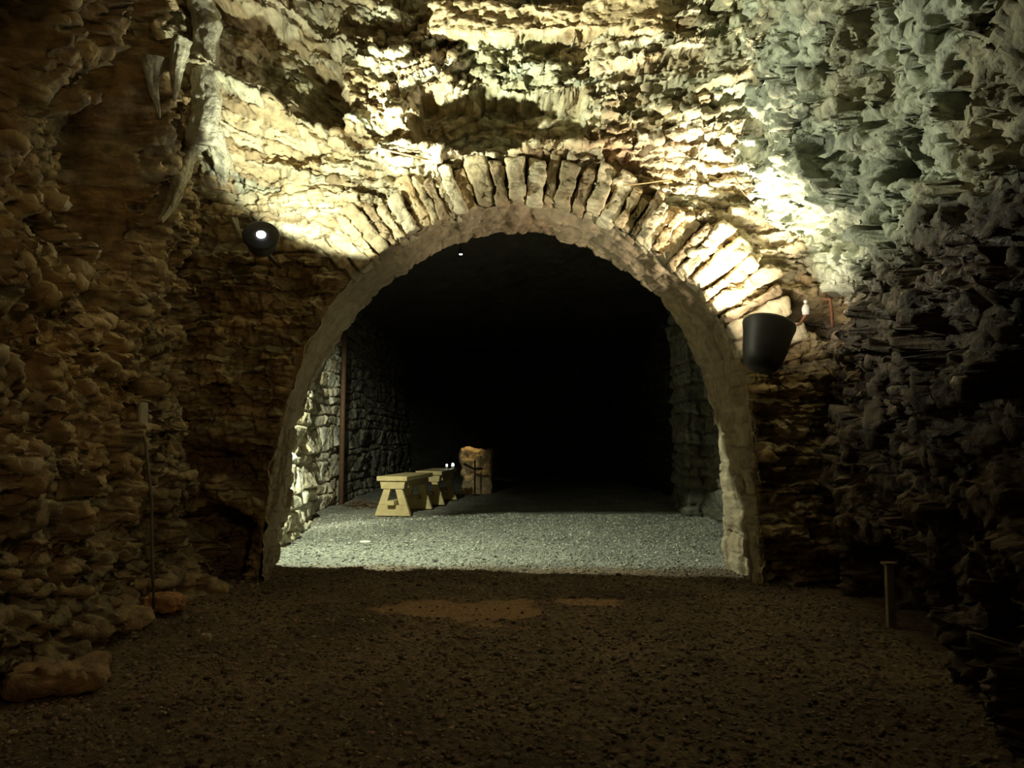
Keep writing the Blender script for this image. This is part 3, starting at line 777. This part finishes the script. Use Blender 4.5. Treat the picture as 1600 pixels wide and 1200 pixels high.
# switch box and conduit on the left rock
p = on_wall(223, 648, 'wall_left', .05)
bx = empty('junction_box', p, -.9)
solid('box', box_vf(0, 0, 0, .055, .04, .13), M_box, bx, .005)
solid('cover', box_vf(0, -.022, 0, .048, .006, .118), M_box, bx, .002)
solid('gland', tube_vf([(0, 0, -.064), (0, 0, -.09)], .012), M_black, bx, smooth=True)
tag(bx, 'small grey junction box on the left rock wall above the thin conduit', 'junction box')
a_ = p+Vector((0, 0, -.09)); b_ = Vector(P(241, 950, p.y+.0)); b_.z = max(b_.z, .02)
o = solid('conduit', tube_vf([a_, a_*.93+b_*.07+Vector((.03, -.03, 0)), a_*.6+b_*.4+Vector((.05, -.05, 0)), a_*.3+b_*.7+Vector((.02, -.03, 0)), b_], .008, 10), M_pipe, None, smooth=True)
tag(o, 'thin conduit running from the junction box down the left wall to the floor', 'conduit')
# brown pipe up the chamber wall
q = [Vector(P(533, 795, 11.6)), Vector(P(533, 650, 11.6)), Vector(P(533, 500, 11.6))]; x_ = -2.56
o = solid('drainpipe', tube_vf([(x_, 11.6, .0), (x_, 11.6, 1.4), (x_+.02, 11.6, 3.15)], .038, 14), M_brownpipe, None, smooth=True)
tag(o, 'slim brown upright pipe against the lit chamber wall left of the benches', 'pipe')
# flowstone pillar at the corner of the shaft, forking over the rock
def rough_tube(pts, rad, seed, n=40, m=160):
    pts = np.array([tuple(p) for p in pts], float); d = np.r_[0, np.cumsum(np.linalg.norm(np.diff(pts, axis=0), axis=1))]
    t = np.linspace(0, d[-1], m); C = np.stack([np.interp(t, d, pts[:, k]) for k in range(3)], 1)
    for _ in range(8): C[1:-1] = (C[:-2]+2*C[1:-1]+C[2:])/4
    rr = np.interp(t, d, rad); T = np.gradient(C, axis=0); T /= np.linalg.norm(T, axis=1)[:, None]
    S = np.cross(T, (0, 1, 0)); S /= np.linalg.norm(S, axis=1)[:, None]; U = np.cross(S, T)
    a = np.linspace(0, 2*math.pi, n, endpoint=False)[None]; A = np.repeat(a, m, 0); TT = t[:, None]+0*a
    ca, sa = np.cos(A), np.sin(A)
    k = 1+.35*fbm(ca*1.2+seed, TT*6, 3, seed, z=sa*1.2)+.10*noise(ca*5+TT*3, TT*30, None, seed)+.12*noise(ca*4, sa*4, None, seed+4)
    V = C[:, None]+(S[:, None]*ca[..., None]+U[:, None]*sa[..., None])*(rr[:, None]*k)[..., None]
    F = [(i*n+j, i*n+(j+1) % n, (i+1)*n+(j+1) % n, (i+1)*n+j) for i in range(m-1) for j in range(n)]
    F += [tuple(range(n-1, -1, -1)), tuple((m-1)*n+j for j in range(n))]
    return V.reshape(-1, 3), F
M_flow = mat('flowstone', (.50, .47, .36), .5, bump=.8, bscale=45, vary=.35, wet=.15, spec=.6)
fl = empty('flowstone_pillar', P(322, 150, 4.6))
tag(fl, 'pale wet flowstone pillar at the upper left corner, forking into two thin runs', 'rock pillar')
def flow(name, pts, rad, seed):
    V, F = rough_tube(pts, rad, seed); o = new_mesh(name, V, F, True, None, M_flow); at_world(o, fl)
flow('trunk', [P(318, -160, 4.6), P(320, 0, 4.6), P(324, 90, 4.62), P(322, 170, 4.64), P(322, 225, 4.68)], [.12, .085, .075, .075, .10], 3)
flow('branch', [Vector(P(330, 200, 4.66)), on_wall(345, 250, 'wall_back', .03), on_wall(352, 305, 'wall_left', .03), on_wall(366, 345, 'wall_back', .02), on_wall(376, 372, 'wall_back', .01)], [.07, .05, .035, .022, .012], 8)
flow('branch', [Vector(P(318, 200, 4.66)), on_wall(298, 238, 'wall_left', .02), on_wall(280, 285, 'wall_left', .01), on_wall(266, 320, 'wall_left', .01), on_wall(250, 345, 'wall_left', .0)], [.07, .05, .04, .035, .015], 12)
flow('drip', [on_wall(285, 60, 'wall_left', .02), on_wall(276, 110, 'wall_left', .03), on_wall(273, 158, 'wall_left', .05)], [.05, .04, .008], 17)
flow('drip', [on_wall(238, 90, 'wall_left', .02), on_wall(240, 140, 'wall_left', .03), on_wall(249, 184, 'wall_left', .04)], [.06, .03, .007], 19)
# loose stones
def stone(p, sz, seed, label, group=None, col=(.36, .26, .15), rz=0):
    V, F = rough_block(sz[0], sz[1], sz[2], seed, n=(22, 18, 12), amp=min(sz)*.22, round_=1.3)
    c, s_ = math.cos(rz), math.sin(rz); V = np.stack([V[:, 0]*c-V[:, 1]*s_, V[:, 0]*s_+V[:, 1]*c, V[:, 2]-V[:, 2].min()], 1)
    o = new_mesh('loose_stone', V, F, True, np.ones((len(V), 3))*np.array(col), M_rock); o.location = p
    return tag(o, label, 'stone', group)
G_ = 'loose stones at the foot of the left wall'
stone((-1.90, 4.28, .0), (.23, .16, .10), 5, 'reddish flat stone lying at the lower end of the thin conduit', G_, (.5, .27, .14), .2)
stone((-1.98, 3.95, .0), (.30, .2, .09), 6, 'broad brown stone just left of the reddish flat stone', G_, rz=.5)
stone((-1.45, 3.72, .005), (.055, .05, .04), 7, 'small pale pebble lying alone on the gravel by the left wall', G_, (.5, .42, .32))
stone((-1.72, 2.98, .0), (.34, .22, .10), 8, 'largest loose stone, low on the floor at the left edge of the gravel', G_, (.33, .22, .12), .4)
stone((-1.36, 7.2, .008), (.10, .06, .02), 15, 'pale flat chip of stone on the lit chamber floor near the left jamb', None, (.75, .74, .66), .1)
# rubble and dead leaves heap by the pipe
def leaves():
    n = 420; V = []; F = []; C = []
    for i in range(n):
        x = random.gauss(-2.18, .17); y = random.gauss(11.35, .28); z = .012+max(0, .08-.25*abs(x+2.3))*random.random()
        if x < -2.5: continue
        a, b = random.uniform(.02, .05), random.uniform(.01, .025); t = random.random()*6.28; k = random.uniform(-.5, .5)
        o = len(V)
        for u, v in ((-1, 0), (0, -1), (1, 0), (0, 1)):
            V.append((x+u*a*math.cos(t)-v*b*math.sin(t), y+u*a*math.sin(t)+v*b*math.cos(t), z+.01+abs(u)*a*k*.4)); C.append(random.choice(((.30, .13, .06), (.4, .22, .1), (.2, .1, .05), (.6, .5, .35))))
        F.append((o, o+1, o+2, o+3))
    F = np.array(F)
    tag(new_mesh('dead_leaves', V, F, False, np.array(C), M_leaf), 'heap of reddish dead leaves at the foot of the brown pipe', 'leaves', kind='stuff')
leaves()
# roots and wires hanging on the masonry
wall_tube('root', [(584, 229), (610, 236), (640, 243), (668, 249)], 'wall_back', .006, M_root, 'thin straight root on the masonry above the left side of the arch', 'root', .03, group='thin roots on the masonry')
wall_tube('root', [(975, 290), (1010, 286), (1050, 280), (1088, 276)], 'wall_back', .004, M_root, 'thin pale root crossing the arch stones right of the crown', 'root', .10, group='thin roots on the masonry')
wall_tube('root', [(1148, 285), (1165, 305), (1190, 328)], 'wall_back', .004, M_root, 'short slanting root beside the bright rock edge at upper right', 'root', .04, group='thin roots on the masonry')
wall_tube('root', [(285, 433), (315, 424), (345, 417), (378, 413)], 'wall_left', .004, M_root, 'thin dry root on the dark wall below the left floodlight', 'root', .02, group='thin roots on the masonry')
# iron spike and white insulator in the hollow on the right
p = on_wall(1289, 478, 'wall_back', .12); p.y = 5.02
o = solid('iron_hook', tube_vf([p+Vector((-.03, .04, .035)), p+Vector((0, 0, .03)), p+Vector((.008, 0, -.04)), p+Vector((.012, 0, -.16))], .011, 10), M_rust, None, smooth=True)
tag(o, 'rusty iron hook standing in the dark hollow right of the big floodlight', 'hook')
p = Vector(P(1259, 480, 5.0))
ins = empty('insulator', p)
solid('cap', lathe_vf([(.0215, -.05), (.026, -.02), (.024, .0), (.012, .02), (.003, .024)], 20), M_white, ins, smooth=True)
solid('knob', lathe_vf([(.006, .024), (.013, .032), (.013, .044), (.003, .05)], 16), M_white, ins, smooth=True)
solid('pin', tube_vf([(0, 0, -.045), (0, .10, -.09), (0, .22, -.10)], .008), M_rust, ins, smooth=True)
tag(ins, 'small white insulator at the left edge of the dark hollow in the masonry', 'insulator')
# marker stake by the right wall
sk = empty('marker_stake', (P(1390, 905, 4.0)[0], 4.0, 0))
zt_ = P(1390, 882, 4.0)[2]
solid('post', box_vf(0, 0, zt_/2, .04, .03, zt_), M_wood2, sk, .003)
solid('cap', box_vf(0, 0, zt_+.006, .07, .05, .012), M_wood2, sk, .003)
tag(sk, 'short wooden stake with a flat pale cap in the dark by the right wall', 'stake')


SC.view_settings.view_transform = 'Standard'; SC.view_settings.look = 'None'; SC.view_settings.gamma = 1
SC.view_settings.exposure = 0.0; SC.view_settings.use_curve_mapping = False
